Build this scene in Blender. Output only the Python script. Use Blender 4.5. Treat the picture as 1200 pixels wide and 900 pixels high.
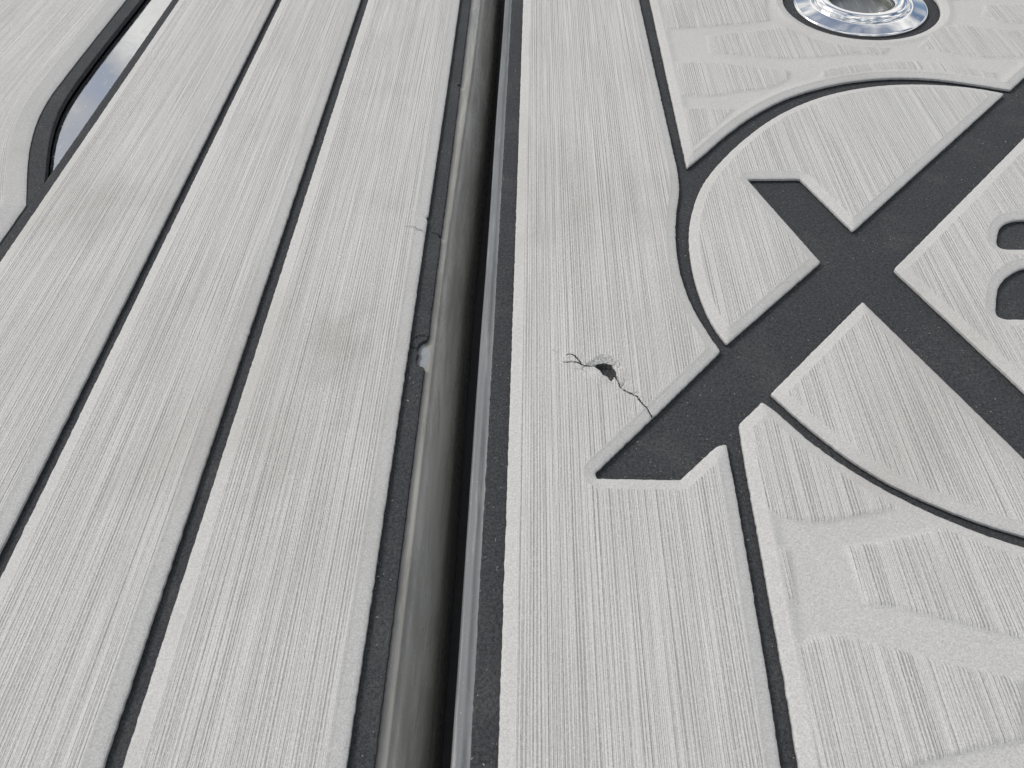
import bpy, math, random
import numpy as np
from mathutils import Matrix, Vector
from mathutils.geometry import delaunay_2d_cdt

# ------------------------------------------------------------------ reset
for o in list(bpy.data.objects):
    bpy.data.objects.remove(o, do_unlink=True)
scene = bpy.context.scene
COL = scene.collection
MM = 0.001
rng = np.random.default_rng(7)
random.seed(7)

# ------------------------------------------------------------------ camera
cam_data = bpy.data.cameras.new('camera')
cam_data.sensor_width = 36.0
cam_data.lens = 24.0
cam_data.clip_start = 0.005
cam_data.clip_end = 200.0
cam_data.dof.use_dof = True
cam_data.dof.focus_distance = 0.33
cam_data.dof.aperture_fstop = 36.0
cam = bpy.data.objects.new('camera', cam_data)
COL.objects.link(cam)
R = Matrix(((0.998771, 0.010509, 0.048427),
            (0.020778, 0.798383, -0.601791),
            (-0.044987, 0.602058, 0.797184)))
cam.matrix_world = Matrix.Translation((0, 0, 0.215)) @ R.to_4x4()
scene.camera = cam

# ------------------------------------------------------------------ daylight
SUN_EL = math.radians(45)
SUN_AZ = math.atan2(-0.80, 0.45)            # from +Y, towards +X
world = bpy.data.worlds.new('World')
scene.world = world
world.use_nodes = True
wn, wl = world.node_tree.nodes, world.node_tree.links
wn.clear()
w_out = wn.new('ShaderNodeOutputWorld')
w_bg = wn.new('ShaderNodeBackground')
w_bg.inputs['Strength'].default_value = 0.10
sky = wn.new('ShaderNodeTexSky')
sky.sky_type = 'NISHITA'
sky.sun_disc = False
sky.sun_elevation = SUN_EL
sky.sun_rotation = SUN_AZ
sky.air_density = 1.0
sky.dust_density = 1.6
w_tc = wn.new('ShaderNodeTexCoord')
w_no = wn.new('ShaderNodeTexNoise')
w_no.inputs['Scale'].default_value = 3.2
w_no.inputs['Detail'].default_value = 6.0
w_no.inputs['Roughness'].default_value = 0.55
w_no.inputs['Distortion'].default_value = 0.5
w_mr = wn.new('ShaderNodeMapRange')
w_mr.interpolation_type = 'SMOOTHSTEP'
w_mr.inputs['From Min'].default_value = 0.40
w_mr.inputs['From Max'].default_value = 0.56
w_cr = wn.new('ShaderNodeValToRGB')          # cloud bodies: grey undersides to white tops
w_cr.color_ramp.elements[0].position = 0.42
w_cr.color_ramp.elements[0].color = (4.0, 4.2, 4.6, 1)
w_cr.color_ramp.elements[1].position = 0.66
w_cr.color_ramp.elements[1].color = (12.6, 12.4, 12.0, 1)
w_mx = wn.new('ShaderNodeMix')
w_mx.data_type = 'RGBA'
w_mp = wn.new('ShaderNodeMapping')
w_mp.inputs['Location'].default_value = (34.0, 18.0, 7.4)
wl.new(w_tc.outputs['Generated'], w_mp.inputs['Vector'])
wl.new(w_mp.outputs[0], w_no.inputs['Vector'])
wl.new(w_no.outputs['Fac'], w_mr.inputs['Value'])
wl.new(w_no.outputs['Fac'], w_cr.inputs['Fac'])
wl.new(w_mr.outputs['Result'], w_mx.inputs['Factor'])
wl.new(sky.outputs['Color'], w_mx.inputs['A'])
wl.new(w_cr.outputs['Color'], w_mx.inputs['B'])
wl.new(w_mx.outputs['Result'], w_bg.inputs['Color'])
wl.new(w_bg.outputs['Background'], w_out.inputs['Surface'])

sun_data = bpy.data.lights.new('sun', 'SUN')
sun_data.energy = 1.85
sun_data.angle = math.radians(20)
sun_data.color = (1.0, 0.965, 0.91)
sun = bpy.data.objects.new('sun', sun_data)
COL.objects.link(sun)
sdir = Vector((math.sin(SUN_AZ) * math.cos(SUN_EL), math.cos(SUN_AZ) * math.cos(SUN_EL), math.sin(SUN_EL)))
sun.rotation_euler = sdir.to_track_quat('Z', 'Y').to_euler()
sun.location = sdir * 3

scene.view_settings.view_transform = 'Standard'
scene.view_settings.look = 'None'
scene.view_settings.exposure = 0.0
scene.view_settings.gamma = 1.0
scene.render.engine = 'CYCLES'

# ------------------------------------------------------------------ materials
class NT:
    def __init__(self, name):
        self.m = bpy.data.materials.new(name)
        self.m.use_nodes = True
        self.n, self.l = self.m.node_tree.nodes, self.m.node_tree.links
        self.n.clear()
        self.out = self.n.new('ShaderNodeOutputMaterial')
        self.b = self.n.new('ShaderNodeBsdfPrincipled')
        self.l.new(self.b.outputs[0], self.out.inputs['Surface'])
    def put(self, sock, v):
        if hasattr(v, 'is_output') or isinstance(v, bpy.types.NodeSocket):
            self.l.new(v, sock)
        else:
            sock.default_value = v
    def math(self, op, a, b=0.0, c=0.0, clamp=False):
        n = self.n.new('ShaderNodeMath'); n.operation = op; n.use_clamp = clamp
        for s, v in zip(n.inputs, (a, b, c)): self.put(s, v)
        return n.outputs[0]
    def noise(self, vec, scale, detail=2.0, rough=0.5, dist=0.0, dims='3D'):
        n = self.n.new('ShaderNodeTexNoise'); n.noise_dimensions = dims
        self.l.new(vec, n.inputs['Vector'])
        n.inputs['Scale'].default_value = scale; n.inputs['Detail'].default_value = detail
        n.inputs['Roughness'].default_value = rough; n.inputs['Distortion'].default_value = dist
        return n.outputs['Fac']
    def scale(self, vec, s, loc=(0, 0, 0)):
        n = self.n.new('ShaderNodeMapping')
        self.l.new(vec, n.inputs['Vector'])
        n.inputs['Scale'].default_value = s; n.inputs['Location'].default_value = loc
        return n.outputs[0]
    def step(self, v, a, b, lo=0.0, hi=1.0):
        n = self.n.new('ShaderNodeMapRange'); n.interpolation_type = 'SMOOTHSTEP'
        self.put(n.inputs['Value'], v)
        for k, x in zip(('From Min', 'From Max', 'To Min', 'To Max'), (a, b, lo, hi)): n.inputs[k].default_value = x
        return n.outputs['Result']
    def mix(self, f, a, b):
        n = self.n.new('ShaderNodeMix'); n.data_type = 'RGBA'
        self.put(n.inputs['Factor'], f); self.put(n.inputs['A'], a); self.put(n.inputs['B'], b)
        return n.outputs['Result']
    def bump(self, h, dist, strength=1.0, prev=None):
        n = self.n.new('ShaderNodeBump')
        n.inputs['Distance'].default_value = dist; n.inputs['Strength'].default_value = strength
        self.l.new(h, n.inputs['Height'])
        if prev is not None: self.l.new(prev, n.inputs['Normal'])
        return n.outputs[0]
    def uv(self, name):
        n = self.n.new('ShaderNodeUVMap'); n.uv_map = name; return n.outputs[0]
    def obj(self):
        return self.n.new('ShaderNodeTexCoord').outputs['Object']
    def attr(self, name):
        n = self.n.new('ShaderNodeAttribute'); n.attribute_name = name; return n.outputs['Fac']

def rgb(*c):
    return (c[0], c[1], c[2], 1.0)

def light_foam(name='light_grey_foam', stains=()):
    t = NT(name)
    g, mask, ob = t.uv('grain'), t.attr('brush'), t.obj()
    # brushed lines: u runs across the grain, v along it (millimetres)
    sep = t.n.new('ShaderNodeSeparateXYZ'); t.l.new(g, sep.inputs[0]); u = sep.outputs[0]
    def scores(pitch, fu, k, loc, w0, w1, au, av, lo, hi):
        w = t.noise(t.scale(g, (fu, 0.0022, 1), loc), 1.0, 1.0, 0.5, 0.0, '2D')
        ph = t.math('MULTIPLY_ADD', w, k, t.math('MULTIPLY', u, 1.0 / pitch))
        cell = t.math('FLOOR', ph)
        line = t.step(t.math('ABSOLUTE', t.math('SUBTRACT', t.math('FRACT', ph), 0.5)), w0, w1, 1.0, 0.0)
        cb = t.n.new('ShaderNodeCombineXYZ'); t.l.new(cell, cb.inputs[0])
        t.l.new(t.math('MULTIPLY', sep.outputs[1], av), cb.inputs[1])
        amp = t.step(t.noise(t.scale(cb.outputs[0], (au, 1, 1), loc), 1.0, 2.0, 0.6, 0.0, '2D'), lo, hi)
        return t.math('MULTIPLY', line, amp)
    deep = scores(1.10, 0.33, 0.75, (0, 0, 0), 0.02, 0.19, 3.17, 0.0055, 0.20, 0.76)
    mid = scores(0.57, 0.41, 0.7, (31, 7, 0), 0.03, 0.30, 2.71, 0.012, 0.20, 0.74)
    ribs = t.step(t.noise(t.scale(g, (0.95, 0.0025, 1), (11, 3, 0)), 1.0, 1.0, 0.6, 0.0, '2D'), 0.40, 0.66)
    rag = t.step(t.noise(t.scale(g, (1.6, 0.55, 1), (8, 2, 0)), 1.0, 3.0, 0.65, 0.0, '2D'), 0.28, 0.58, 0.42, 1.0)
    nap = t.noise(t.scale(g, (2.6, 0.45, 1), (17, 4, 0)), 1.0, 3.0, 0.7, 0.0, '2D')
    lines = t.math('MAXIMUM', deep, t.math('MULTIPLY', mid, 0.50))
    lines = t.math('MAXIMUM', lines, t.math('MULTIPLY', ribs, 0.05))
    lines = t.math('MULTIPLY', t.math('MULTIPLY', lines, rag), mask)
    # closed-cell speckle
    s1 = t.noise(ob, 2900.0, 2.0, 0.65)
    s2 = t.noise(ob, 1300.0, 2.0, 0.6)
    speck = t.math('MULTIPLY_ADD', s1, 0.7, t.math('MULTIPLY', s2, 0.3))
    cellc = t.step(speck, 0.30, 0.70, 0.0, 1.0)
    soil = t.step(t.noise(ob, 7.0, 4.0, 0.6, 0.6), 0.46, 0.72, 0.0, 1.0)
    soil2 = t.step(t.noise(t.scale(ob, (1, 0.35, 1)), 34.0, 4.0, 0.65), 0.5, 0.8, 0.0, 1.0)
    col = t.mix(cellc, rgb(0.462, 0.456, 0.442), rgb(0.755, 0.746, 0.726))
    col = t.mix(t.math('MULTIPLY', soil, 0.34), col, rgb(0.42, 0.395, 0.35))
    for (sx, sy, r0, k) in stains:
        vd = t.n.new('ShaderNodeVectorMath'); vd.operation = 'DISTANCE'
        wob = t.n.new('ShaderNodeVectorMath'); wob.operation = 'MULTIPLY_ADD'
        nz = t.n.new('ShaderNodeTexNoise'); nz.inputs['Scale'].default_value = 60.0; nz.inputs['Detail'].default_value = 4.0
        t.l.new(ob, nz.inputs['Vector']); t.l.new(nz.outputs['Color'], wob.inputs[0])
        wob.inputs[1].default_value = (0.03, 0.03, 0.0); t.l.new(t.scale(ob, (1, 0.55, 0)), wob.inputs[2])
        t.l.new(wob.outputs[0], vd.inputs[0]); vd.inputs[1].default_value = (sx * MM + 0.015, sy * MM * 0.55 + 0.015, 0)
        col = t.mix(t.step(vd.outputs['Value'], 0.1 * r0 * MM, r0 * MM, k, 0.0), col, rgb(0.34, 0.31, 0.265))
    col = t.mix(t.math('MULTIPLY', soil2, 0.20), col, rgb(0.37, 0.355, 0.325))
    col = t.mix(t.math('MULTIPLY', t.math('MULTIPLY', t.step(nap, 0.42, 0.70), mask), 0.09), col, rgb(0.30, 0.295, 0.285))
    col = t.mix(t.math('MULTIPLY', lines, 0.58), col, rgb(0.22, 0.216, 0.205))  # brushed grooves darkened in the colour: painted crevice shade with slight dirt
    col = t.mix(t.math('MULTIPLY_ADD', mask, -0.155, 0.155), col, rgb(0.0, 0.0, 0.0))      # milled faces are a touch darker than skinned ones
    t.l.new(col, t.b.inputs['Base Color'])
    t.b.inputs['Roughness'].default_value = 0.82
    t.b.inputs['Specular IOR Level'].default_value = 0.35
    n = t.bump(speck, 0.00022, 0.5)
    n = t.bump(t.math('SUBTRACT', 1.0, lines), 0.00045, 1.0, n)
    t.l.new(n, t.b.inputs['Normal'])
    return t.m

def dark_foam():
    t = NT('charcoal_foam')
    ob = t.obj()
    s1 = t.noise(ob, 2300.0, 3.0, 0.65)
    s2 = t.noise(ob, 900.0, 2.0, 0.6)
    speck = t.math('MULTIPLY_ADD', s1, 0.6, t.math('MULTIPLY', s2, 0.4))
    wear = t.step(t.noise(ob, 34.0, 6.0, 0.72, 0.5), 0.46, 0.74)
    dust = t.step(t.noise(ob, 1050.0, 1.0, 0.4), 0.735, 0.80)
    dust = t.math('MULTIPLY', dust, t.step(t.noise(ob, 40.0, 2.0), 0.42, 0.6, 0.25, 1.0))
    col = t.mix(t.step(speck, 0.32, 0.70), rgb(0.018, 0.019, 0.021), rgb(0.078, 0.082, 0.089))
    col = t.mix(t.math('MULTIPLY', t.math('MULTIPLY', wear, t.step(speck, 0.38, 0.6, 0.25, 1.0)), 0.36), col, rgb(0.125, 0.124, 0.12))
    col = t.mix(t.math('MULTIPLY', dust, 0.75), col, rgb(0.40, 0.39, 0.37))
    t.l.new(col, t.b.inputs['Base Color'])
    t.b.inputs['Roughness'].default_value = 0.88
    t.b.inputs['Specular IOR Level'].default_value = 0.25
    t.l.new(t.bump(speck, 0.0004, 0.7), t.b.inputs['Normal'])
    return t.m

def torn_foam():
    t = NT('torn_foam')
    ob = t.obj()
    s = t.noise(ob, 1300.0, 3.0, 0.7)
    t.l.new(t.mix(t.step(s, 0.3, 0.7), rgb(0.33, 0.33, 0.325), rgb(0.62, 0.62, 0.61)), t.b.inputs['Base Color'])
    t.b.inputs['Roughness'].default_value = 0.95
    t.l.new(t.bump(s, 0.0006, 0.9), t.b.inputs['Normal'])
    return t.m

def lid_metal(name, base, rough, metal):
    t = NT(name)
    ob = t.obj()
    streak = t.noise(t.scale(ob, (1, 0.06, 0.35)), 420.0, 3.0, 0.6)
    smear = t.noise(t.scale(ob, (1, 0.10, 0.5)), 170.0, 5.0, 0.68, 0.5)
    fleck = t.step(t.noise(ob, 1400.0, 2.0, 0.6), 0.62, 0.72)
    col = t.mix(t.step(smear, 0.35, 0.7), rgb(*[c * 0.74 for c in base]), rgb(*[c * 1.12 for c in base]))
    col = t.mix(t.math('MULTIPLY', t.step(streak, 0.52, 0.75), 0.45), col, rgb(0.42, 0.42, 0.40))
    col = t.mix(t.math('MULTIPLY', fleck, 0.25), col, rgb(0.6, 0.6, 0.6))
    t.l.new(col, t.b.inputs['Base Color'])
    t.b.inputs['Metallic'].default_value = metal
    t.l.new(t.step(smear, 0.3, 0.75, rough * 0.75, rough * 1.35), t.b.inputs['Roughness'])
    t.l.new(t.bump(streak, 0.00006, 0.5), t.b.inputs['Normal'])
    return t.m

def simple(name, col, rough, metal=0.0, bump_scale=None, bump_d=0.0001, spec=0.5):
    t = NT(name)
    t.b.inputs['Base Color'].default_value = rgb(*col)
    t.b.inputs['Metallic'].default_value = metal
    t.b.inputs['Roughness'].default_value = rough
    t.b.inputs['Specular IOR Level'].default_value = spec
    if bump_scale:
        s = t.noise(t.obj(), bump_scale, 3.0, 0.6)
        t.l.new(t.bump(s, bump_d, 0.6), t.b.inputs['Normal'])
        t.l.new(t.mix(s, rgb(*[c * 0.7 for c in col]), rgb(*[min(1, c * 1.3) for c in col])), t.b.inputs['Base Color'])
    return t.m

def worn_mirror(name, col, r0, r1):
    t = NT(name)
    ob = t.obj()
    sm = t.noise(ob, 55.0, 5.0, 0.7, 1.0)
    scr = t.step(t.noise(t.scale(ob, (1, 0.04, 1)), 900.0, 2.0, 0.6), 0.64, 0.72)
    spot = t.step(t.noise(ob, 420.0, 1.0, 0.4), 0.70, 0.76)
    c = t.mix(t.math('MULTIPLY', t.step(sm, 0.45, 0.75), 0.35), rgb(*col), rgb(*[x * 0.72 for x in col]))
    c = t.mix(t.math('MULTIPLY', spot, 0.35), c, rgb(0.5, 0.49, 0.46))
    t.l.new(c, t.b.inputs['Base Color'])
    t.b.inputs['Metallic'].default_value = 1.0
    r = t.math('MULTIPLY_ADD', scr, 0.12, t.step(sm, 0.42, 0.75, r0, r1))
    t.l.new(t.math('MULTIPLY_ADD', spot, 0.2, r), t.b.inputs['Roughness'])
    return t.m

M_LIGHT2 = light_foam('stained_grey_foam', ((64, -64, 17, 0.30), (50, -120, 16, 0.22), (-15, -60, 22, 0.14), (70, 30, 14, 0.14), (-80, 40, 24, 0.12)))
M_LIGHT, M_DARK, M_TORN = light_foam(), dark_foam(), torn_foam()
M_EDGE = lid_metal('brushed_lid_edge', (0.34, 0.33, 0.30), 0.26, 0.18)
M_EDGE2 = lid_metal('dull_lid_edge', (0.165, 0.175, 0.185), 0.55, 0.06)
M_GUTTER = simple('black_rubber', (0.06, 0.06, 0.062), 0.7, 0, 300.0)
M_CHROME = worn_mirror('polished_chrome', (0.92, 0.92, 0.92), 0.04, 0.10)
M_BOWL = simple('satin_steel', (0.42, 0.42, 0.38), 0.38, 1.0, 240.0, 0.00005)
M_HOLE = simple('dark_plug', (0.01, 0.01, 0.012), 0.5)
M_MIRROR = worn_mirror('mirror_steel', (0.54, 0.55, 0.56), 0.05, 0.20)
M_GRIT = simple('pale_grit', (0.42, 0.40, 0.35), 0.8, 0, 2000.0)
M_GLUE = simple('dried_glue', (0.30, 0.315, 0.33), 0.75, 0.0, 900.0, 0.0004, 0.2)

# ------------------------------------------------------------------ object helpers
def tag(o, label=None, cat=None, group=None, kind=None):
    for k, v in (('label', label), ('category', cat), ('group', group), ('kind', kind)):
        if v: o[k] = v
    return o

def thing(name, label, cat, loc=(0, 0, 0)):
    o = bpy.data.objects.new(name, None)
    o.empty_display_size = 0.02
    o.location = loc
    COL.objects.link(o)
    return tag(o, label, cat)

def mesh_obj(name, verts, faces, mats, parent=None, fmat=None, smooth=True):
    """verts in world millimetres"""
    me = bpy.data.meshes.new(name)
    off = np.array(parent.location) / MM if parent else np.zeros(3)
    me.from_pydata([tuple((np.array(v) - off) * MM) for v in verts], [], faces)
    for m in mats: me.materials.append(m)
    if fmat is not None: me.polygons.foreach_set('material_index', np.array(fmat, np.int32))
    me.polygons.foreach_set('use_smooth', np.full(len(me.polygons), smooth))
    me.update()
    o = bpy.data.objects.new(name, me)
    COL.objects.link(o)
    if parent: o.parent = parent
    return o

# ------------------------------------------------------------------ 2-D outline tools (millimetres on the deck)
def spline(nodes, step=0.6):
    """nodes (x, y[, 1]); a third entry marks a corner, the rest is a smooth curve through the points; closed"""
    P = np.array([n[:2] for n in nodes], float)
    cor = [len(n) > 2 for n in nodes]
    N = len(P); out = []
    for i in range(N):
        j = (i + 1) % N
        p1, p2 = P[i], P[j]
        p0 = 2 * p1 - p2 if cor[i] else P[i - 1]
        p3 = 2 * p2 - p1 if cor[j] else P[(j + 1) % N]
        k = max(1, int(np.hypot(*(p2 - p1)) / step))
        if cor[i] and cor[j]:
            for t in np.arange(k) / k: out.append(p1 + (p2 - p1) * t)
            continue
        d01, d12, d23 = [max(1e-6, np.hypot(*d)) ** 0.5 for d in (p1 - p0, p2 - p1, p3 - p2)]
        t0, t1 = 0.0, d01; t2 = t1 + d12; t3 = t2 + d23
        for t in t1 + (t2 - t1) * np.arange(k) / k:
            a1 = (t1 - t) / (t1 - t0) * p0 + (t - t0) / (t1 - t0) * p1
            a2 = (t2 - t) / (t2 - t1) * p1 + (t - t1) / (t2 - t1) * p2
            a3 = (t3 - t) / (t3 - t2) * p2 + (t - t2) / (t3 - t2) * p3
            b1 = (t2 - t) / (t2 - t0) * a1 + (t - t0) / (t2 - t0) * a2
            b2 = (t3 - t) / (t3 - t1) * a2 + (t - t1) / (t3 - t1) * a3
            out.append((t2 - t) / (t2 - t1) * b1 + (t - t1) / (t2 - t1) * b2)
    return np.array(out)

def area(P):
    x, y = P[:, 0], P[:, 1]
    return 0.5 * np.sum(x * np.roll(y, -1) - y * np.roll(x, -1))

def ccw(P):
    return P if area(P) > 0 else P[::-1].copy()

def soften(P, sigma=1.0, jitter=0.07):
    """round the corners a little and roughen the knife-cut edge"""
    n = len(P)
    w = int(3 * sigma) + 1
    ker = np.exp(-0.5 * (np.arange(-w, w + 1) / sigma) ** 2); ker /= ker.sum()
    Q = np.zeros_like(P)
    for k, c in zip(range(-w, w + 1), ker): Q += c * np.roll(P, k, axis=0)
    T = np.roll(Q, -1, 0) - np.roll(Q, 1, 0)
    T /= np.maximum(np.hypot(T[:, 0], T[:, 1]), 1e-9)[:, None]
    Nn = np.c_[-T[:, 1], T[:, 0]]
    j = rng.normal(0, 1, n)
    j = (j + np.roll(j, 1) + np.roll(j, 2)) / 1.7
    return Q + Nn * (j * jitter)[:, None]

def seg_dist(pts, loops, closed=True):
    """distance of every point to the nearest segment of the loops"""
    A, B = [], []
    for L in loops:
        if closed: A.append(L); B.append(np.roll(L, -1, 0))
        else: A.append(L[:-1]); B.append(L[1:])
    A = np.vstack(A); D = np.vstack(B) - A
    dd = np.maximum((D ** 2).sum(1), 1e-12)
    res = np.empty(len(pts))
    for s in range(0, len(pts), 1500):
        p = pts[s:s + 1500]
        ax = p[:, 0:1] - A[:, 0]; ay = p[:, 1:2] - A[:, 1]
        t = np.clip((ax * D[:, 0] + ay * D[:, 1]) / dd, 0, 1)
        res[s:s + 1500] = np.sqrt(((ax - t * D[:, 0]) ** 2 + (ay - t * D[:, 1]) ** 2).min(1))
    return res

def inside(pts, loop):
    r = np.zeros(len(pts), bool)
    x, y = pts[:, 0], pts[:, 1]
    A, B = loop, np.roll(loop, -1, 0)
    for (x1, y1), (x2, y2) in zip(A, B):
        if y1 == y2: continue
        c = ((y1 > y) != (y2 > y))
        if not c.any(): continue
        r[c] ^= x[c] < (x2 - x1) * (y[c] - y1) / (y2 - y1) + x1
    return r

def inside_all(pts, outer, holes):
    r = inside(pts, outer)
    for h in holes: r &= ~inside(pts, h)
    return r

PROFILE = [(0.0, -1.45), (0.30, -1.15), (1.2, -0.88), (3.3, -0.38), (3.9, -0.24), (4.3, 0.0), (5.0, 0.0)]
PROFILE_WIDE = [(0.0, -1.6), (0.30, -1.3), (1.5, -1.0), (4.2, -0.42), (4.9, -0.27), (5.3, 0.0), (6.0, 0.0)]
PD, PZ = [p[0] for p in PROFILE], [p[1] for p in PROFILE]

def arc_uv(xy):
    return xy

PAD_OUT = []
def foam_pad(name, parent, outer, holes=(), profile=PROFILE, walls=((-2.5, 0), (-3.7, 1)), grids=(), coarse=14.0,
             zmod=None, extra=None, mats=None, grain=None, label=None, base_z=0.0, facemat=None, top_mat=0):
    """a foam pad cut to an outline: knife-cut wall, soft chamfer, flat top; grids = [(x0, x1, y0, y1, step)]"""
    outer = ccw(outer); holes = [ccw(h)[::-1].copy() for h in holes]
    loops = [outer] + list(holes)
    if parent.name == 'deck_hatch.001' and name != 'base_layer': PAD_OUT.append(outer)
    pts, edges, nb = [], [], 0
    for L in loops:
        n = len(L)
        edges += [(nb + i, nb + (i + 1) % n) for i in range(n)]
        pts.append(L); nb += n
    ring = np.vstack(pts)
    inner = []
    for d in [p[0] for p in profile[1:]]:
        for L in loops:
            T = np.roll(L, -2, 0) - np.roll(L, 2, 0)
            T /= np.maximum(np.hypot(T[:, 0], T[:, 1]), 1e-9)[:, None]
            q = L + np.c_[-T[:, 1], T[:, 0]] * d
            if d > 2: q = q[::2]
            q = q[inside_all(q, outer, holes)]
            if len(q): inner.append(q[seg_dist(q, loops) > d * 0.965])
    dmax = profile[-1][0]
    lo, hi = outer.min(0), outer.max(0)
    gp = []
    gx, gy = np.meshgrid(np.arange(lo[0], hi[0], coarse), np.arange(lo[1], hi[1], coarse))
    g = np.c_[gx.ravel(), gy.ravel()]
    for x0, x1, y0, y1, st in grids:
        g = g[~((g[:, 0] > x0 - st) & (g[:, 0] < x1 + st) & (g[:, 1] > y0 - st) & (g[:, 1] < y1 + st))]
    gp.append(g)
    for x0, x1, y0, y1, st in grids:
        gx, gy = np.meshgrid(np.arange(x0, x1, st), np.arange(y0, y1, st))
        gx = gx + (np.arange(gx.shape[0])[:, None] % 2) * st * 0.5
        gp.append(np.c_[gx.ravel(), gy.ravel()] + rng.normal(0, st * 0.06, (gx.size, 2)))
    g = np.vstack(gp)
    g = g[inside_all(g, outer, holes)]
    if len(g): g = g[seg_dist(g, loops) > dmax + 0.3]
    if extra is not None:
        ex, keep = extra
        ins = inside_all(ex[:, :2], outer, holes)
        ex = ex[ins]
        ok = seg_dist(ex[:, :2], loops) > 0.15
        ex = ex[ok]
        g = g[keep(g)]
        inner = [q[keep(q)] for q in inner]
    else:
        ex = np.zeros((0, 4))
    body = np.vstack(inner + [g])
    allp = np.vstack([ring, body, ex[:, :2]])
    d = seg_dist(allp, loops)
    d[:nb] = 0.0
    z = np.interp(d, [p[0] for p in profile], [p[1] for p in profile])
    brush = np.interp(d, [dmax - 0.8, dmax - 0.1], [0.0, 1.0])
    if zmod is not None:
        z, brush = zmod(allp, d, z, brush)
    if len(ex):
        z[-len(ex):] = ex[:, 2] + np.where(d[-len(ex):] < 4.3, np.interp(d[-len(ex):], [p[0] for p in profile], [p[1] for p in profile]), 0)
        brush[-len(ex):] = ex[:, 3]
    res = delaunay_2d_cdt([Vector((float(a), float(b))) for a, b in allp], edges, [], 0, 1e-5)
    V = np.array([tuple(v) for v in res[0]])
    if len(V) != len(allp) or np.abs(V - allp).max() > 1e-3:
        orig = [o[0] if len(o) else -1 for o in res[3]]
        orig = np.array(orig)
        z = np.where(orig >= 0, z[orig], -1.0); brush = np.where(orig >= 0, brush[orig], 0.0)
        remap = {}
        for i, o in enumerate(res[3]):
            for k in o: remap[k] = i
        ring_idx = [remap[i] for i in range(nb)]
    else:
        ring_idx = list(range(nb))
    F = np.array([f for f in res[2] if len(f) == 3])
    cen = V[F].mean(1)
    F = F[inside_all(cen, outer, holes)]
    a = V[F]
    cr = (a[:, 1, 0] - a[:, 0, 0]) * (a[:, 2, 1] - a[:, 0, 1]) - (a[:, 1, 1] - a[:, 0, 1]) * (a[:, 2, 0] - a[:, 0, 0])
    F = F[np.abs(cr) > 1e-7]; cr = cr[np.abs(cr) > 1e-7]
    F[cr < 0] = F[cr < 0][:, ::-1]
    cen = V[F].mean(1)
    fm = np.full(len(F), top_mat)
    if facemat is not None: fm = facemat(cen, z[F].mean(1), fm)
    verts = [(x, y, zz + base_z) for (x, y), zz in zip(V, z)]
    faces = [tuple(int(i) for i in f) for f in F]; fm = list(fm)
    # walls
    vb = list(brush)
    start = 0
    for L in loops:
        n = len(L)
        prev = ring_idx[start:start + n]
        start += n
        for zz, mi in walls:
            # sharp break at the lip and at the colour change: fresh vertices
            a0 = len(verts)
            for i in prev: verts.append((verts[i][0], verts[i][1], verts[i][2])); vb.append(0.0)
            b0 = len(verts)
            for i in prev:
                verts.append((verts[i][0], verts[i][1], zz + base_z)); vb.append(0.0)
            for i in range(n):
                j = (i + 1) % n
                faces.append((a0 + i, b0 + i, b0 + j, a0 + j)); fm.append(mi)
            prev = list(range(b0, b0 + n))
    ms = mats or [M_LIGHT, M_DARK, M_TORN]
    o = mesh_obj(name, verts, faces, ms, parent, fm)
    me = o.data
    at = me.attributes.new('brush', 'FLOAT', 'POINT')
    at.data.foreach_set('value', np.array(vb, np.float32))
    xy = np.array([v[:2] for v in verts])
    uvp = grain(xy) if grain else xy
    uvl = me.uv_layers.new(name='grain')
    li = np.empty(len(me.loops), np.int32); me.loops.foreach_get('vertex_index', li)
    uvl.data.foreach_set('uv', uvp[li].astype(np.float32).ravel())
    if label: o['label'] = label
    return o

def smooth01(x):
    x = np.clip(x, 0, 1); return x * x * (3 - 2 * x)

def crack_points(path, wid, depth=1.4, step=0.22):
    """explicit points for a V-shaped split: (x, y, z, brush)"""
    P = np.array(path, float)
    s = np.r_[0, np.cumsum(np.hypot(*np.diff(P, axis=0).T))]
    t = np.arange(0, s[-1], step)
    c = np.c_[np.interp(t, s, P[:, 0]), np.interp(t, s, P[:, 1])]
    c += rng.normal(0, 0.09, c.shape)
    T = np.gradient(c, axis=0); T /= np.maximum(np.hypot(T[:, 0], T[:, 1]), 1e-9)[:, None]
    N = np.c_[-T[:, 1], T[:, 0]]
    w = np.interp(t, np.linspace(0, s[-1], len(wid)), wid) * rng.uniform(0.75, 1.25, len(t))
    out = [np.c_[c, np.full(len(c), -1.0) * depth * np.clip(w / 0.25, 0.3, 1), np.zeros(len(c))]]
    for sg in (-1, 1):
        out.append(np.c_[c + N * (sg * w)[:, None], rng.uniform(0.05, 0.42, len(c)) * np.clip(w / 0.3, 0.3, 1), np.full(len(c), 0.2)])
    return np.vstack(out)

# ================================================================== BIG STRUCTURE
def sweep(name, prof, ys, mats, parent, fmat=None):
    """prof(y) -> list of (x, z), closed outline swept along the deck"""
    verts, faces, fm = [], [], []
    n = len(prof(ys[0]))
    for y in ys:
        for x, z in prof(y): verts.append((x, y, z))
    for k in range(len(ys) - 1):
        for i in range(n):
            j = (i + 1) % n
            faces.append((k * n + i, k * n + j, (k + 1) * n + j, (k + 1) * n + i)); fm.append(0)
    faces.append(tuple(range(n))[::-1]); fm.append(0)
    faces.append(tuple((len(ys) - 1) * n + i for i in range(n))); fm.append(0)
    o = mesh_obj(name, verts, faces, mats, parent, fm)
    o.data.set_sharp_from_angle(angle=math.radians(38))
    return o

Y0, Y1 = -70.0, 660.0
YS = list(np.arange(Y0, Y1 + 1, 12.0))

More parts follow.
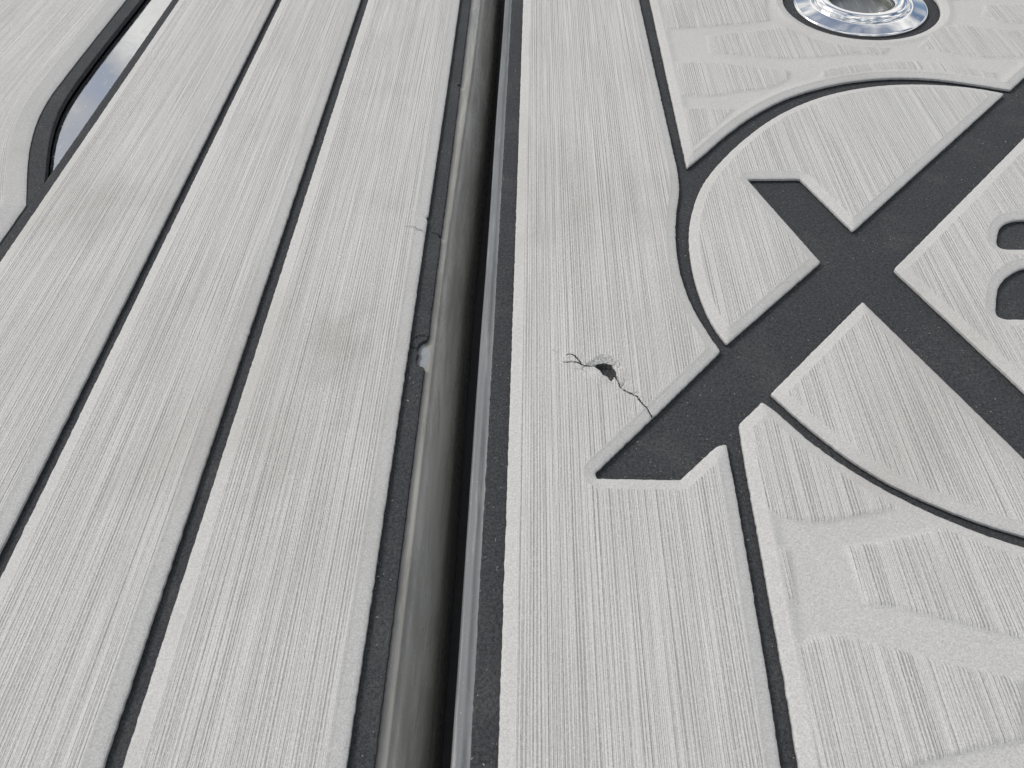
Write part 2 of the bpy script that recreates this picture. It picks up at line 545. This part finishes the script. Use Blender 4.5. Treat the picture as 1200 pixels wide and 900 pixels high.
# hull below everything, with the drain gutter showing through the gap
verts = [(-700, -300, -52), (600, -300, -52), (600, 900, -52), (-700, 900, -52),
         (-700, -300, -60), (600, -300, -60), (600, 900, -60), (-700, 900, -60)]
hull = mesh_obj('hull_floor', verts, [(0, 1, 2, 3), (7, 6, 5, 4), (0, 4, 5, 1), (1, 5, 6, 2), (2, 6, 7, 3), (3, 7, 4, 0)],
                [M_GUTTER], None, None, False)
tag(hull, kind='structure')

# ================================================================== LEFT LID (three straight planks)
left = thing('deck_hatch', 'hatch lid left of the dark gap, covered with straight light grey foam planks', 'deck hatch', (-0.15, 0.25, 0))

def corner_l(y):
    return -46.9 + 4.0 * smooth01((y - 190) / 330.0) + 0.25 * math.sin(y * 0.021)

def prof_left(y):
    c = corner_l(y)
    p = [(-266.0, -50.0), (-266.0, -5.60), (-60.0, -5.60), (c - 2.0, -5.60), (c - 1.2, -5.56)]
    p += [(c - 0.3, -5.68), (c + 0.25, -6.0)]
    for a in np.linspace(42, 0, 12):
        p.append((c + 0.35 + 9.2 * (math.cos(math.radians(a)) - 0.743) / 0.257, -24.0 + 26.6 * math.sin(math.radians(a))))
    p += [(c + 9.6, -39.0), (c + 9.7, -50.0)]
    return p
sweep('lid_shell', prof_left, YS, [M_EDGE], left)

def rough_edge(x, y0, y1, step=0.8, amp=0.12):
    ys = np.arange(y0, y1, step * (1 if y1 > y0 else -1))
    return [(x + rng.normal(0, amp * 0.5), y, 1) for y in ys]

# charcoal base layer with the broken notch on its right edge
notch = [(-49.8, 202.6), (-49.4, 191.7), (-50.1, 189.1), (-51.4, 188.4), (-53.1, 187.0), (-53.9, 184.1), (-52.9, 181.3), (-53.6, 178.6),
         (-53.0, 175.4), (-51.4, 174.4), (-50.2, 174.2), (-49.5, 173.4)]
pit = [(-49.5, 392.6), (-50.9, 392.4), (-51.3, 391.3), (-50.7, 390.2), (-49.5, 390.1)]
tear = [(-49.6, 255.6), (-50.6, 255.3), (-50.9, 254.4), (-50.2, 253.6), (-49.6, 253.7)]
edge = [(-49.7, Y1, 1), (-49.4, 392.9, 1)] + [p + (1,) for p in pit] + [(-49.4, 389.6, 1)] + [p + (1,) for p in tear] + \
       [(-49.5, 253.0, 1), (-49.8, 203.2, 1)] + [p + (1,) for p in notch] + [(-49.7, 172.6, 1), (-49.9, Y0, 1)]
base_out = soften(spline([(-270.5, Y0, 1), (-270.5, Y1, 1)] + edge, 0.5), 0.7, 0.06)
cr_base = crack_points([(-58.0, 258.5), (-55.2, 257.9), (-53.2, 256.9), (-50.2, 255.2)], [0.3, 0.4, 0.4], 1.6)
cr_notch = crack_points([(-49.9, 190.5), (-53.0, 191.5), (-56.5, 188.8), (-57.5, 187.0)], [0.4, 0.5, 0.35], 0.9)
cr_notch2 = crack_points([(-54.0, 184.2), (-55.8, 184.9), (-57.4, 184.6)], [0.5, 0.6, 0.4], 1.1)
ex_b = np.vstack([cr_base, cr_notch, cr_notch2])
FLAT = [(0.0, -0.12), (0.3, 0.0), (0.8, 0.0)]
def keep_b(q):
    return seg_dist(q, [np.array([(-58.0, 258.5), (-55.2, 257.9), (-53.2, 256.9), (-50.2, 255.2)]),
                        ], False) > 0.5
foam_pad('base_layer', left, base_out, profile=FLAT, walls=((-2.15, 0),), coarse=25.0, mats=[M_DARK],
         base_z=-3.45, extra=(ex_b, keep_b), grids=[(-62, -48, 165, 215, 0.8), (-62, -48, 245, 268, 0.8)])

planks = [(-262.5, -190.3), (-185.3, -127.7), (-121.8, -57.0)]
for k, (xa, xb) in enumerate(planks):
    if k < 2:
        nodes = [(xa, Y0 + 2, 1), (xb, Y0 + 2, 1), (xb, Y1 - 2, 1), (xa, Y1 - 2, 1)]
        foam_pad('plank', left, mats=[M_LIGHT2, M_DARK, M_TORN], profile=PROFILE_WIDE, outer=soften(spline(nodes, 0.7), 1.2, 0.07))
    else:
        nodes = [(xa, Y0 + 2, 1), (xb - 0.5, Y0 + 2, 1), (xb, 130, 1), (xb + 0.1, 264.6, 1), (-57.4, 265.3, 1), (-58.0, 266.4, 1), (-57.3, 267.2, 1),
                 (xb + 0.2, 268.0, 1), (xb + 0.5, 400, 1), (xb + 0.2, Y1 - 2, 1), (xa, Y1 - 2, 1)]
        path = [(-66.9, 258.0), (-64.6, 258.6), (-62.2, 257.6), (-60.3, 256.6), (-57.3, 255.4)]
        exl = crack_points(path, [0.14, 0.34, 0.40, 0.48], 2.2)
        pl = np.array(path)
        foam_pad('plank', left, mats=[M_LIGHT2, M_DARK, M_TORN], profile=PROFILE_WIDE, outer=soften(spline(nodes, 0.6), 0.8, 0.07), extra=(exl, lambda q: seg_dist(q, [pl], False) > 0.45),
                 grids=[(-72, -58, 250, 266, 0.7)], label='plank beside the gap with a hairline split in its edge')

# dried glue where the base layer broke away
cx, cy = -51.2, 181.0
gv, gf = [(cx, cy, -5.38)], []
ng = 28
for r, zz in ((0.62, -5.38), (1.0, -5.58)):
    for i in range(ng):
        a = 2 * math.pi * i / ng
        rr = r * (1 + 0.16 * math.sin(3 * a + 1) + 0.10 * math.sin(7 * a) + rng.normal(0, 0.07))
        gv.append((cx + 2.5 * rr * math.cos(a), cy + 7.6 * rr * math.sin(a), zz + rng.uniform(-0.08, 0.08) * (1.6 - r)))
for i in range(ng):
    j = (i + 1) % ng
    gf.append((0, 1 + i, 1 + j)); gf.append((1 + i, 1 + ng + i, 1 + ng + j, 1 + j))
mesh_obj('glue_residue', gv, gf, [M_GLUE], left)['label'] = 'pale dried glue in the broken notch'

# ================================================================== RIGHT LID (logo and patterned pads)
right = thing('deck_hatch', 'hatch lid right of the gap with a big dark X crossing a circle', 'deck hatch', (0.12, 0.25, 0))

def lerp_y(a, b, y):            # a at y = 30, b at y = 500
    return a + (b - a) * (y - 30) / 470.0

def prof_right(y):
    c = lerp_y(-28.4, -25.7, y) + 0.15 * math.sin(y * 0.03)
    s = lerp_y(-22.4, -20.4, y)
    p = [(c + 2.0, -50.0), (c + 0.2, -30.0), (c, -11.0)]
    for a in np.linspace(170, 95, 6):
        p.append((c + 1.3 + 1.3 * math.cos(math.radians(a)), -7.1 + 1.3 * math.sin(math.radians(a))))
    p += [(c + 2.8, -5.72), (c + 3.3, -5.55), (c + 3.8, -5.72), (s - 0.6, -5.70), (s + 0.3, -5.20), (s + 1.2, -5.65), (415.0, -5.65), (415.0, -50.0)]
    return p[::-1]
rs = sweep('lid_shell', prof_right, YS, [M_EDGE2], right)
b_out = soften(spline([(lerp_y(-22.4, -20.4, Y0), Y0, 1), (420, Y0, 1), (420, Y1, 1), (lerp_y(-22.4, -20.4, Y1), Y1, 1)], 0.6), 0.8, 0.07)
HX, HY = 208.3, 472.2
circ = np.array([(HX + 26 * math.cos(a), HY + 26 * math.sin(a)) for a in np.linspace(0, 2 * math.pi, 72, endpoint=False)])
foam_pad('base_layer', right, b_out, holes=[circ], profile=FLAT, walls=((-2.15, 0),), coarse=25.0, mats=[M_DARK], base_z=-3.45)

# --- outlines of the light pads
XC, YC, RI, RO = 207.6, 229.7, 141.2, 147.2
def on_circle(a, r): return (XC + r * math.cos(math.radians(a)), YC + r * math.sin(math.radians(a)))
def hit(px, py, dx, dy, r):     # farther hit of a line with the disc circle
    l = math.hypot(dx, dy); dx /= l; dy /= l
    ox, oy = px - XC, py - YC
    b = ox * dx + oy * dy; c = ox * ox + oy * oy - r * r
    t = -b + math.sqrt(b * b - c)
    return (px + dx * t, py + dy * t)
def ang(p): return math.degrees(math.atan2(p[1] - YC, p[0] - XC))

P1 = [(lerp_y(-14.3, -12.2, Y0), Y0 + 2, 1), (62.0, Y0 + 2, 1), (63.6, 30.1), (64.5, 52.2), (65.2, 77.6), (65.9, 107.2), (66.1, 123.9), (66.0, 134.6, 1),
      (62.4, 133.6, 1), (47.7, 119.8, 1), (18.3, 120.4, 1), (17.3, 122.7, 1), (40.1, 146.2), (71.1, 178.8, 1), (67.1, 189.9), (62.9, 205.1), (60.7, 225.6),
      (61.5, 247.8), (63.8, 264.3), (67.4, 281.8), (68.6, 298.0), (68.3, 326.8, 1), (67.0, 420, 1), (66.4, 487.9, 1), (66.0, Y1 - 2, 1),
      (lerp_y(-14.3, -12.2, Y1), Y1 - 2, 1)]
crack = [(7.7, 172.8), (10.0, 173.0), (13.2, 172.7), (15.5, 171.0), (18.6, 170.6), (20.5, 171.1)]
crack2 = [(27.7, 165.2), (28.8, 163.1), (29.2, 160.1), (31.1, 158.1), (33.6, 156.6), (35.4, 155.4), (37.2, 151.8), (38.6, 150.2), (40.0, 147.3), (40.3, 146.5)]
crackb = [(9.0, 176.9), (10.5, 177.0), (12.0, 176.4), (13.6, 174.0), (15.0, 171.6)]
crackc = [(11.6, 169.3), (12.6, 169.7), (14.1, 169.3)]
crackd = [(2.5, 179.6), (4.0, 179.3), (5.2, 178.5)]
cracke = [(29.2, 160.1), (30.6, 161.2), (31.4, 163.2)]
crackf = [(33.6, 156.6), (35.3, 157.6), (36.2, 157.3)]
crackg = [(24.3, 163.2), (25.4, 162.2), (26.6, 161.9)]
crackh = [(15.5, 171.0), (14.8, 169.0), (16.6, 167.8)]
cracki = [(28.4, 173.0), (29.6, 173.6), (30.0, 171.6), (29.4, 169.6)]
hole = ccw(np.array([(19.6, 170.6), (21.5, 172.3), (23.6, 172.9), (26.6, 172.0), (28.0, 168.6), (28.4, 164.6), (27.2, 165.0), (25.9, 162.8), (24.9, 165.0), (23.2, 166.0), (21.6, 168.8)]))
lip = np.array([(16.4, 171.3), (17.2, 172.7), (18.7, 173.3), (20.7, 175.4), (23.5, 176.9), (26.9, 176.2), (28.6, 173.6), (28.2, 169.9), (26.6, 172.0), (23.6, 172.9), (21.5, 172.3), (19.6, 170.6)])
def dens(L, st):
    return spline([tuple(p) + (1,) for p in L], st)
hole_d, lip_d = dens(hole, 0.25), ccw(dens(lip, 0.3))
hole_d = hole_d + rng.normal(0, 0.11, hole_d.shape)
lip_d = lip_d + rng.normal(0, 0.13, lip_d.shape)
rim = np.c_[hole_d + rng.normal(0, 0.05, hole_d.shape), rng.uniform(-0.1, 0.1, len(hole_d)), np.zeros(len(hole_d))]
# along the top the torn face has already dropped
top_side = seg_dist(hole_d, [np.array([(21.5, 172.3), (23.6, 172.9), (26.6, 172.0), (28.0, 168.6)])], False) < 0.3
rim[top_side, 2] = -0.7
hc = hole_d.mean(0)
g = hole_d + (hc - hole_d) / np.maximum(np.hypot(*(hc - hole_d).T), 1e-6)[:, None] * 0.35
g = g[inside(g, hole_d)]
low = np.c_[g, np.full(len(g), -3.4), np.zeros(len(g))]
fx, fy = np.meshgrid(np.arange(19, 29, 0.45), np.arange(163, 174, 0.45))
fl = np.c_[fx.ravel(), fy.ravel()]
fl = fl[inside(fl, hole_d)]; fl = fl[seg_dist(fl, [hole_d]) > 0.5]
floor_ = np.c_[fl, rng.uniform(-3.7, -2.9, len(fl)), np.zeros(len(fl))]
EX1 = np.vstack([crack_points(crack, [0.12, 0.32, 0.30, 0.44, 0.55], 2.0), crack_points(crack2, [0.62, 0.40, 0.34, 0.38, 0.24, 0.15], 2.2),
                 crack_points(crackb, [0.12, 0.36, 0.26], 1.8), crack_points(crackc, [0.08, 0.16, 0.08], 0.7),
                 crack_points(crackd, [0.06, 0.14, 0.06], 0.5), crack_points(cracke, [0.3, 0.2, 0.08], 1.0), crack_points(crackf, [0.24, 0.2, 0.08], 0.9),
                 crack_points(crackg, [0.1, 0.22, 0.1], 0.7), crack_points(crackh, [0.3, 0.18, 0.08], 0.9), crack_points(cracki, [0.15, 0.2, 0.16, 0.06], 0.5), rim, low, floor_])
CP = [np.array(c) for c in (crack, crack2, crackb, crackc, crackd, cracke, crackf, crackg, crackh, cracki)]
def keep1(q):
    return (seg_dist(q, CP, False) > 0.55) & ~inside(q, hole_d) & (seg_dist(q, [hole_d]) > 0.25)
def zmod1(p, d, z, b):
    il = inside(p, lip_d)
    dl = seg_dist(p, [lip_d[:]])
    dh = seg_dist(p, [hole_d])
    t = 1 - np.clip(dh / 4.5, 0, 1)
    z = np.where(il, -0.12 - 0.7 * t + rng.normal(0, 0.22, len(p)), z)
    b = np.where(il, 0.0, b)
    # curled flap below the tear
    r2 = ((p[:, 0] - 21.0) / 4.4) ** 2 + ((p[:, 1] - 166.6) / 3.4) ** 2
    z = z + np.where(~il, 0.75 * np.exp(-r2 * 0.9), 0)
    r3 = ((p[:, 0] - 30.5) / 2.6) ** 2 + ((p[:, 1] - 166.0) / 4.0) ** 2
    z = z + np.where(~il, 0.5 * np.exp(-r3), 0)
    dc = seg_dist(p, [CP[0], CP[1], CP[2]], False)
    z = z + np.where(~il, 0.42 * np.exp(-(dc / 1.3) ** 2), 0) * np.clip(d / 4.5, 0, 1)
    nb2 = 0.09 * np.exp(-(np.minimum(dc, dh) / 2.2) ** 2)
    z = z + rng.normal(0, 1, len(p)) * nb2
    b = b * np.where(il, 0, 1 - 0.85 * np.exp(-r2 * 0.8))
    b = b * (1 - 0.5 * np.exp(-(dc / 1.1) ** 2))
    return z, b
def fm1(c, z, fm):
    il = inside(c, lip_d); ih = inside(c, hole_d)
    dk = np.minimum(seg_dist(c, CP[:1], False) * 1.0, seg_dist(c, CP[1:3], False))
    fm = np.where((z < -0.12) & (dk < 0.28), 1, fm)  # charcoal on crack faces paints in the shade inside the splits
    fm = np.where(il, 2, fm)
    fm = np.where(ih, 1, fm)  # floor shows the charcoal layer; hole walls coloured charcoal as painted shade
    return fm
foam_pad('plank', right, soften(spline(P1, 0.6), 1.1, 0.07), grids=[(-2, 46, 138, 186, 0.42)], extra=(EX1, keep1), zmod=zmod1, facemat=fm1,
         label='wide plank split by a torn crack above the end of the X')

# --- pieces of the round logo
arc3 = [(74.3, 182.6, 1), (71.0, 190.8), (67.9, 205.0), (66.4, 225.4), (67.7, 247.6), (71.4, 264.7), (80.7, 288.4), (104.0, 320.9), (132.1, 348.0),
        (161.1, 364.6), (192.2, 372.4), (221.6, 371.6), (243.6, 366.0), (255.0, 360.6, 1)]
P3 = arc3 + [(143.1, 250.0, 1), (128.2, 289.8, 1), (102.1, 290.6, 1), (123.3, 229.6, 1)]
foam_pad('logo_piece', right, soften(spline(P3, 0.6), 1.1, 0.05))

s0 = (153.6, 224.2)
e1 = hit(s0[0], s0[1], 1.0, 1.0, RI)
e2 = hit(s0[0], s0[1], 27.4, -66.5, RI)
arcp = [on_circle(a, RI) for a in np.linspace(ang(e2), ang(e1), 14)[1:-1]]
P4 = [s0 + (1,), e2 + (1,)] + arcp + [e1 + (1,)]
C1 = [(244, 234.4), (225, 234.9), (213.5, 235.2), (206.2, 235.4, 1), (203.5, 236.6), (203.2, 238.9), (204.4, 242.1), (206.1, 245.5), (208.4, 249.2), (212.7, 253.3), (217.2, 255.0), (221.8, 255.5), (244, 255.8, 1), (247, 252, 1), (247, 237, 1)]
C2 = [(230, 192.8), (212, 193.4), (196.2, 193.6), (188.9, 193.8, 1), (186.6, 195.2), (186.6, 197.9), (188.3, 202.2), (190.5, 207.0), (193.5, 212.4), (198.3, 217.6), (203.4, 221.3), (208.6, 223.7), (218, 225), (230, 225, 1), (234, 221, 1), (234, 196, 1)]
foam_pad('logo_piece', right, soften(spline(P4, 0.6), 1.1, 0.05), holes=[soften(spline(C1, 0.5), 0.8, 0.04), soften(spline(C2, 0.5), 0.8, 0.04)],
         label='logo piece with two rounded dark openings')

e3 = hit(134.5, 204.8, 34.1, -77.0, RI)
P5 = [(134.7, 205.0, 1), (86.7, 157.2, 1), (97.9, 141.1), (109.5, 127.1), (121.1, 117.0), (133.0, 109.4), (144.6, 103.4), (156.6, 98.6), (170, 94.0), (e3[0], e3[1], 1)]
foam_pad('logo_piece', right, soften(spline(P5, 0.6), 1.1, 0.05))

# --- patterned pads outside the circle: raised brushed islands between smooth sunken channels
def islands(polys, depth=0.85, slope=2.3):
    L = [ccw(spline([tuple(p) for p in q], 1.2)) for q in polys]
    def zmod(p, d, z, b):
        best = np.full(len(p), -99.0)
        for q in L:
            near = (p[:, 0] > q[:, 0].min() - 5) & (p[:, 0] < q[:, 0].max() + 5) & (p[:, 1] > q[:, 1].min() - 5) & (p[:, 1] < q[:, 1].max() + 5)
            if not near.any(): continue
            sd = seg_dist(p[near], [q]); sd = np.where(inside(p[near], q), sd, -sd)
            best[near] = np.maximum(best[near], sd)
        far = smooth01((d - 4.0) / 5.0)
        f = smooth01((best + slope * 0.5) / slope)
        z2 = z - depth * (1 - f) * far
        b2 = b * smooth01((best + 0.5) / 0.9)
        return z2, b2
    return zmod

c = lambda x, y: (x, y, 1)
ISL6 = [[c(85.0, 146.3), c(75.5, 140.3), c(74.3, 109.5), (80, 105.0), (90.0, 103.2), (104, 105.3), c(122.5, 108.8), (109.1, 118.3), (96.5, 132.2)],
        [c(98.2, 94.1), (107, 95.6), (117.4, 97.4), (125, 99.5), c(131.1, 100.4), (141.1, 95.3), (152.3, 90.6), c(164.2, 86.4), c(151.0, 63.2), (142.2, 65.4), (129, 68.8), (116.9, 71.9), (108, 74.5), c(99.5, 75.6)],
        [c(77.2, 93.4), c(79.2, 93.3), c(78.0, 76.7), c(75.6, 76.7)],
        [c(75.6, 62.6), (82.5, 65.2), (88.5, 65.7), (96.8, 63.9), (106, 61.2), (114.9, 58.6), (124, 56.5), c(137.1, 53.6), c(130.7, 38.0), (113.5, 34.6), (98.8, 31.0), (86.0, 26.3), c(73.5, 24.1)],
        [c(142.2, 51.6), c(166.5, 47.4), c(162.2, 37.6), c(137.0, 37.6)],
        [c(74.0, 13.0), (86, 14.5), (100, 19.5), (116, 24.2), c(134, 26.5), c(128, -8), c(74, -8)]]
e5 = hit(s0[0], s0[1], 1.0, 1.0, RO)
arc6 = [on_circle(a, RO) for a in np.linspace(ang(e5), -78, 13)[1:]]
P6 = [(82.7, 153.4, 1), (72.2, 143.2, 1), (71.2, 118.0), (70.6, 91.8), (70.1, 77.6), (69.6, 54.8), (68.6, 30.2), (66.5, Y0 + 2, 1), (416, Y0 + 2, 1), (416, e5[1] + (416 - e5[0]), 1),
      e5 + (1,)] + arc6 + [(219, 84.0), (201, 83.2), (183, 86.0), (168, 89.8), (154.7, 94.6), (143.2, 99.4), (131.7, 105.6), (120.1, 113.3), (108.3, 123.0), (96.5, 135.3), (86.5, 149.4)]
foam_pad('patterned_panel', right, soften(spline(P6, 0.6), 1.1, 0.07), grids=[(66, 172, 8, 156, 0.75)], zmod=islands(ISL6))

ISL2 = [[c(81.9, 489.4), c(153.0, 491.2), c(147.2, 468.9), c(146.0, 451.6), (117.1, 447.2), c(80.5, 445.0)],
        [c(104.0, 434.8), (122, 437.0), (140.7, 440.3), c(152.9, 442.1), (169.9, 424.2), (188.3, 416.2), c(208.8, 412.3), c(203.3, 405.5), (185.8, 406.7), (165.2, 404.4), (138.8, 404.8), (122.0, 409.6), c(103.0, 414.0)],
        [c(80.6, 403.4), (99.7, 403.1), (112, 399.8), (125.9, 395.4), c(144.9, 390.4), c(142.6, 381.6), (132.3, 373.6), (110.4, 369.0), (98.9, 366.1), c(79.0, 366.6)],
        [c(243.8, 434.2), c(257.9, 437.6), (275, 431.5), (292.7, 427.6), c(310.7, 424.2), c(301.1, 401.0), (280.4, 397.7), (256.2, 398.0), (241.4, 404.2), c(226.3, 412.3)],
        [c(158.9, 380.0), c(165.8, 390.8), (182.4, 394.6), (207.4, 396.7), (227.1, 394.4), (241.6, 388.2), c(257.8, 380.8), c(255.7, 373.6), (237.6, 380.6), (219.7, 385.9), (195, 387.0), (179.8, 384.8)],
        [c(76.5, 353.4), (86.6, 353.8), c(105.6, 352.0), (99.2, 342.0), (88.3, 328.5), c(77.3, 315.5)],
        [c(277.2, 448.6), c(284.0, 461.5), c(326.2, 461.1), c(326.4, 435.5), (306.2, 435.6), c(283.7, 439.3)],
        [c(80.2, 526.0), c(150.9, 526.6), c(152.6, 510.5), (132, 503.3), (113.4, 501.0), c(79.9, 502.4)],
        [c(262.2, 470.0), c(320.9, 472.6), c(330.6, 510.5), (290, 512.3), c(258, 500)]]
ring_gap = np.array([(HX + 48.6 * math.cos(a), HY + 48.6 * math.sin(a)) for a in np.linspace(0, 2 * math.pi, 500, endpoint=False)])
ux, uy = 143.1, 250.0
P2 = [(73.8, 301.0, 1), (86.1, 315.0), (100.0, 331.2), (118.6, 349.2), (139.1, 363.9), (161.4, 373.9), (182.4, 379.2), (204.8, 380.6), (225.4, 377.5), (246.2, 370.1), (259.9, 364.4, 1),
      (416, 364.4 + 156.1 * 1.0, 1), (416, Y1 - 2, 1), (73.4, Y1 - 2, 1), (73.6, 487.3, 1)]
foam_pad('patterned_panel', right, soften(spline(P2, 0.6), 1.1, 0.06), holes=[soften(ring_gap, 1.0, 0.05)], grids=[(72, 330, 306, 512, 1.05)], zmod=islands(ISL2, 0.8, 2.6))

# ================================================================== CHROME RING FITTING
holder = thing('ring_fitting', 'polished chrome ring around an open socket, set into the foam', 'fitting', (HX * MM, HY * MM, -0.0036))
def lathe(name, prof, mat, n=96, cx=HX, cy=HY):
    v, f = [], []
    for i in range(n):
        a = 2 * math.pi * i / n
        for r, z in prof: v.append((cx + r * math.cos(a), cy + r * math.sin(a), z))
    m = len(prof)
    for i in range(n):
        j = (i + 1) % n
        for k in range(m - 1): f.append((i * m + k, j * m + k, j * m + k + 1, i * m + k + 1))
    o = mesh_obj(name, v, f, [mat], holder)
    o.data.set_sharp_from_angle(angle=math.radians(50))
    return o
lathe('flange', [(26.5, -3.44), (41.4, -3.4), (41.6, -2.6), (41.45, -2.0), (41.0, -1.62), (40.4, -1.42), (40.0, -1.34), (36.0, -0.55), (32.6, 0.12), (32.0, 0.22), (31.3, 0.24), (30.6, 0.0), (30.2, -0.45), (29.4, -0.5)], M_CHROME)
lathe('inner_lip', [(29.3, -0.6), (29.2, 0.9), (28.6, 2.0), (27.4, 2.8), (25.6, 3.25), (23.6, 3.2), (21.8, 2.5), (20.6, 1.2), (20.1, -0.6), (20.0, -3.0)], M_CHROME)
lathe('socket', [(19.9, -2.6), (19.7, -12), (19.4, -34.0), (18.4, -36.0), (9.0, -37.0)], M_BOWL)
lathe('drain_plug', [(9.2, -36.8), (8.4, -36.2), (7.0, -37.5), (0.01, -38.5)], M_HOLE, 48)

sv, sf = [], []
for k, (rr, dy) in enumerate(((3.6, 0.0), (3.2, -0.7))):
    for i in range(24):
        a = 2 * math.pi * i / 24
        sv.append((HX + 1.5 + rr * 1.25 * math.cos(a), HY + 19.2 + dy, -14.5 + rr * math.sin(a)))
for i in range(24):
    j = (i + 1) % 24
    sf.append((i, j, 24 + j, 24 + i))
sf.append(tuple(range(24, 48)))
mesh_obj('slot', sv, sf, [M_HOLE], holder)

# ================================================================== FAR-LEFT PANEL AND MIRROR PLATE
plate_v = [(-700, Y0, -7.0), (-266.5, Y0, -7.0), (-266.5, Y1, -7.0), (-700, Y1, -7.0)]
plate_v += [(x, y, -14.0) for x, y, z in plate_v]
plate = mesh_obj('metal_plate', plate_v, [(0, 1, 2, 3), (7, 6, 5, 4), (0, 4, 5, 1), (1, 5, 6, 2), (2, 6, 7, 3), (3, 7, 4, 0)], [M_MIRROR], None, None, False)
tag(plate, 'mirror bright metal plate reflecting clouds between curved dark edge and planks', 'metal plate')

side = thing('side_deck', 'light grey foam panel with curved grain in the far left corner', 'side deck', (-0.4, 0.4, -0.006))
pad_curve = [(-303.2, 640), (-303.3, 518.3), (-303.6, 430.0), (-303.4, 405.8), (-303.1, 390.9), (-301.0, 372.0), (-295.3, 347.7), (-287.4, 325.0), (-277.5, 301.6), (-268.3, 282.0)]
base_curve = [(-296.5, 640), (-297.0, 526.8), (-298.4, 439.4), (-297.6, 397.7), (-294.6, 374.5), (-288.8, 351.8), (-281.4, 330.6), (-273.5, 310.6), (-270.9, 304.6)]
pad_curve = [(x * 1.0085, y * 1.0085) for x, y in pad_curve]
base_curve = [(x * 0.9950, y * 0.9950) for x, y in base_curve]
pc = spline([(-690, 640, 1), pad_curve[0] + (1,)] + pad_curve[1:-1] + [(-271.5, 285.5, 1), (-271.5, 120, 1), (-690, 120, 1)], 0.9)
bc = spline([(-692, 645, 1), (base_curve[0][0], 645, 1)] + base_curve[1:-2] + [(-274.5, 315.0), (-270.6, 304.0, 1), (-270.6, 118, 1), (-692, 118, 1)], 0.9)
foam_pad('base_layer', side, soften(bc, 0.8, 0.06), profile=FLAT, walls=((-2.6, 0),), coarse=30.0, mats=[M_DARK], base_z=-3.6)
gl = spline([p + (0,) if False else p for p in pad_curve], 1.0)
gcurve = np.array(pad_curve + [(-255.0, 252.0), (-235, 208), (-212, 160)])
def grain_side(xy):
    # distance from the curved edge across the grain, position along it
    return np.c_[seg_dist(xy, [gcurve], False), xy[:, 1] - 0.45 * (xy[:, 0] + 300) * (xy[:, 1] < 360)]
WIDE = [(0.0, -3.0), (0.30, -2.75), (3.0, -1.95), (8.5, -0.35), (9.2, -0.1), (9.6, 0.0), (10.4, 0.0)]
foam_pad('foam_pad', side, soften(pc, 1.0, 0.06), profile=WIDE, walls=((-3.3, 0), (-3.9, 1)), grids=[(-420, -272, 250, 530, 2.2)], grain=grain_side)

# ================================================================== GRIT (sand and foam crumbs lying in the routed grooves)
def grit(n=420):
    padso = [o for o in right.children if o.name.split('.')[0] in ('plank', 'logo_piece', 'patterned_panel')]
    outs = PAD_OUT
    pts = np.c_[rng.uniform(-12, 300, 9000), rng.uniform(20, 480, 9000)]
    bad = np.zeros(len(pts), bool)
    for q in outs:
        bad |= inside(pts, q)
    near = np.min([seg_dist(pts, [q]) for q in outs], 0)
    bad |= near < 0.35
    hd = np.hypot(pts[:, 0] - HX, pts[:, 1] - HY)
    bad |= hd < 42.5
    pts = pts[~bad][:n]
    v, f = [], []
    ico = [(0, 0, 1), (0.9, 0, 0.1), (0, 0.9, 0.1), (-0.9, 0, 0.1), (0, -0.9, 0.1), (0, 0, -0.6)]
    tri = [(0, 1, 2), (0, 2, 3), (0, 3, 4), (0, 4, 1), (5, 2, 1), (5, 3, 2), (5, 4, 3), (5, 1, 4)]
    for x, y in pts:
        r = 0.08 + 0.22 * rng.random() ** 3
        b = len(v)
        a = rng.uniform(0, 6.28); ca, sa = math.cos(a), math.sin(a)
        for dx, dy, dz in ico:
            k = r * rng.uniform(0.7, 1.3)
            v.append((x + k * (dx * ca - dy * sa), y + k * (dx * sa + dy * ca), -3.40 + k * dz * 0.8))
        f += [tuple(b + i for i in t) for t in tri]
    o = mesh_obj('grit', v, f, [M_GRIT], None, None, False)
    tag(o, 'pale sand and foam crumbs lying in the dark grooves and X', 'grit', None, 'stuff')
grit()
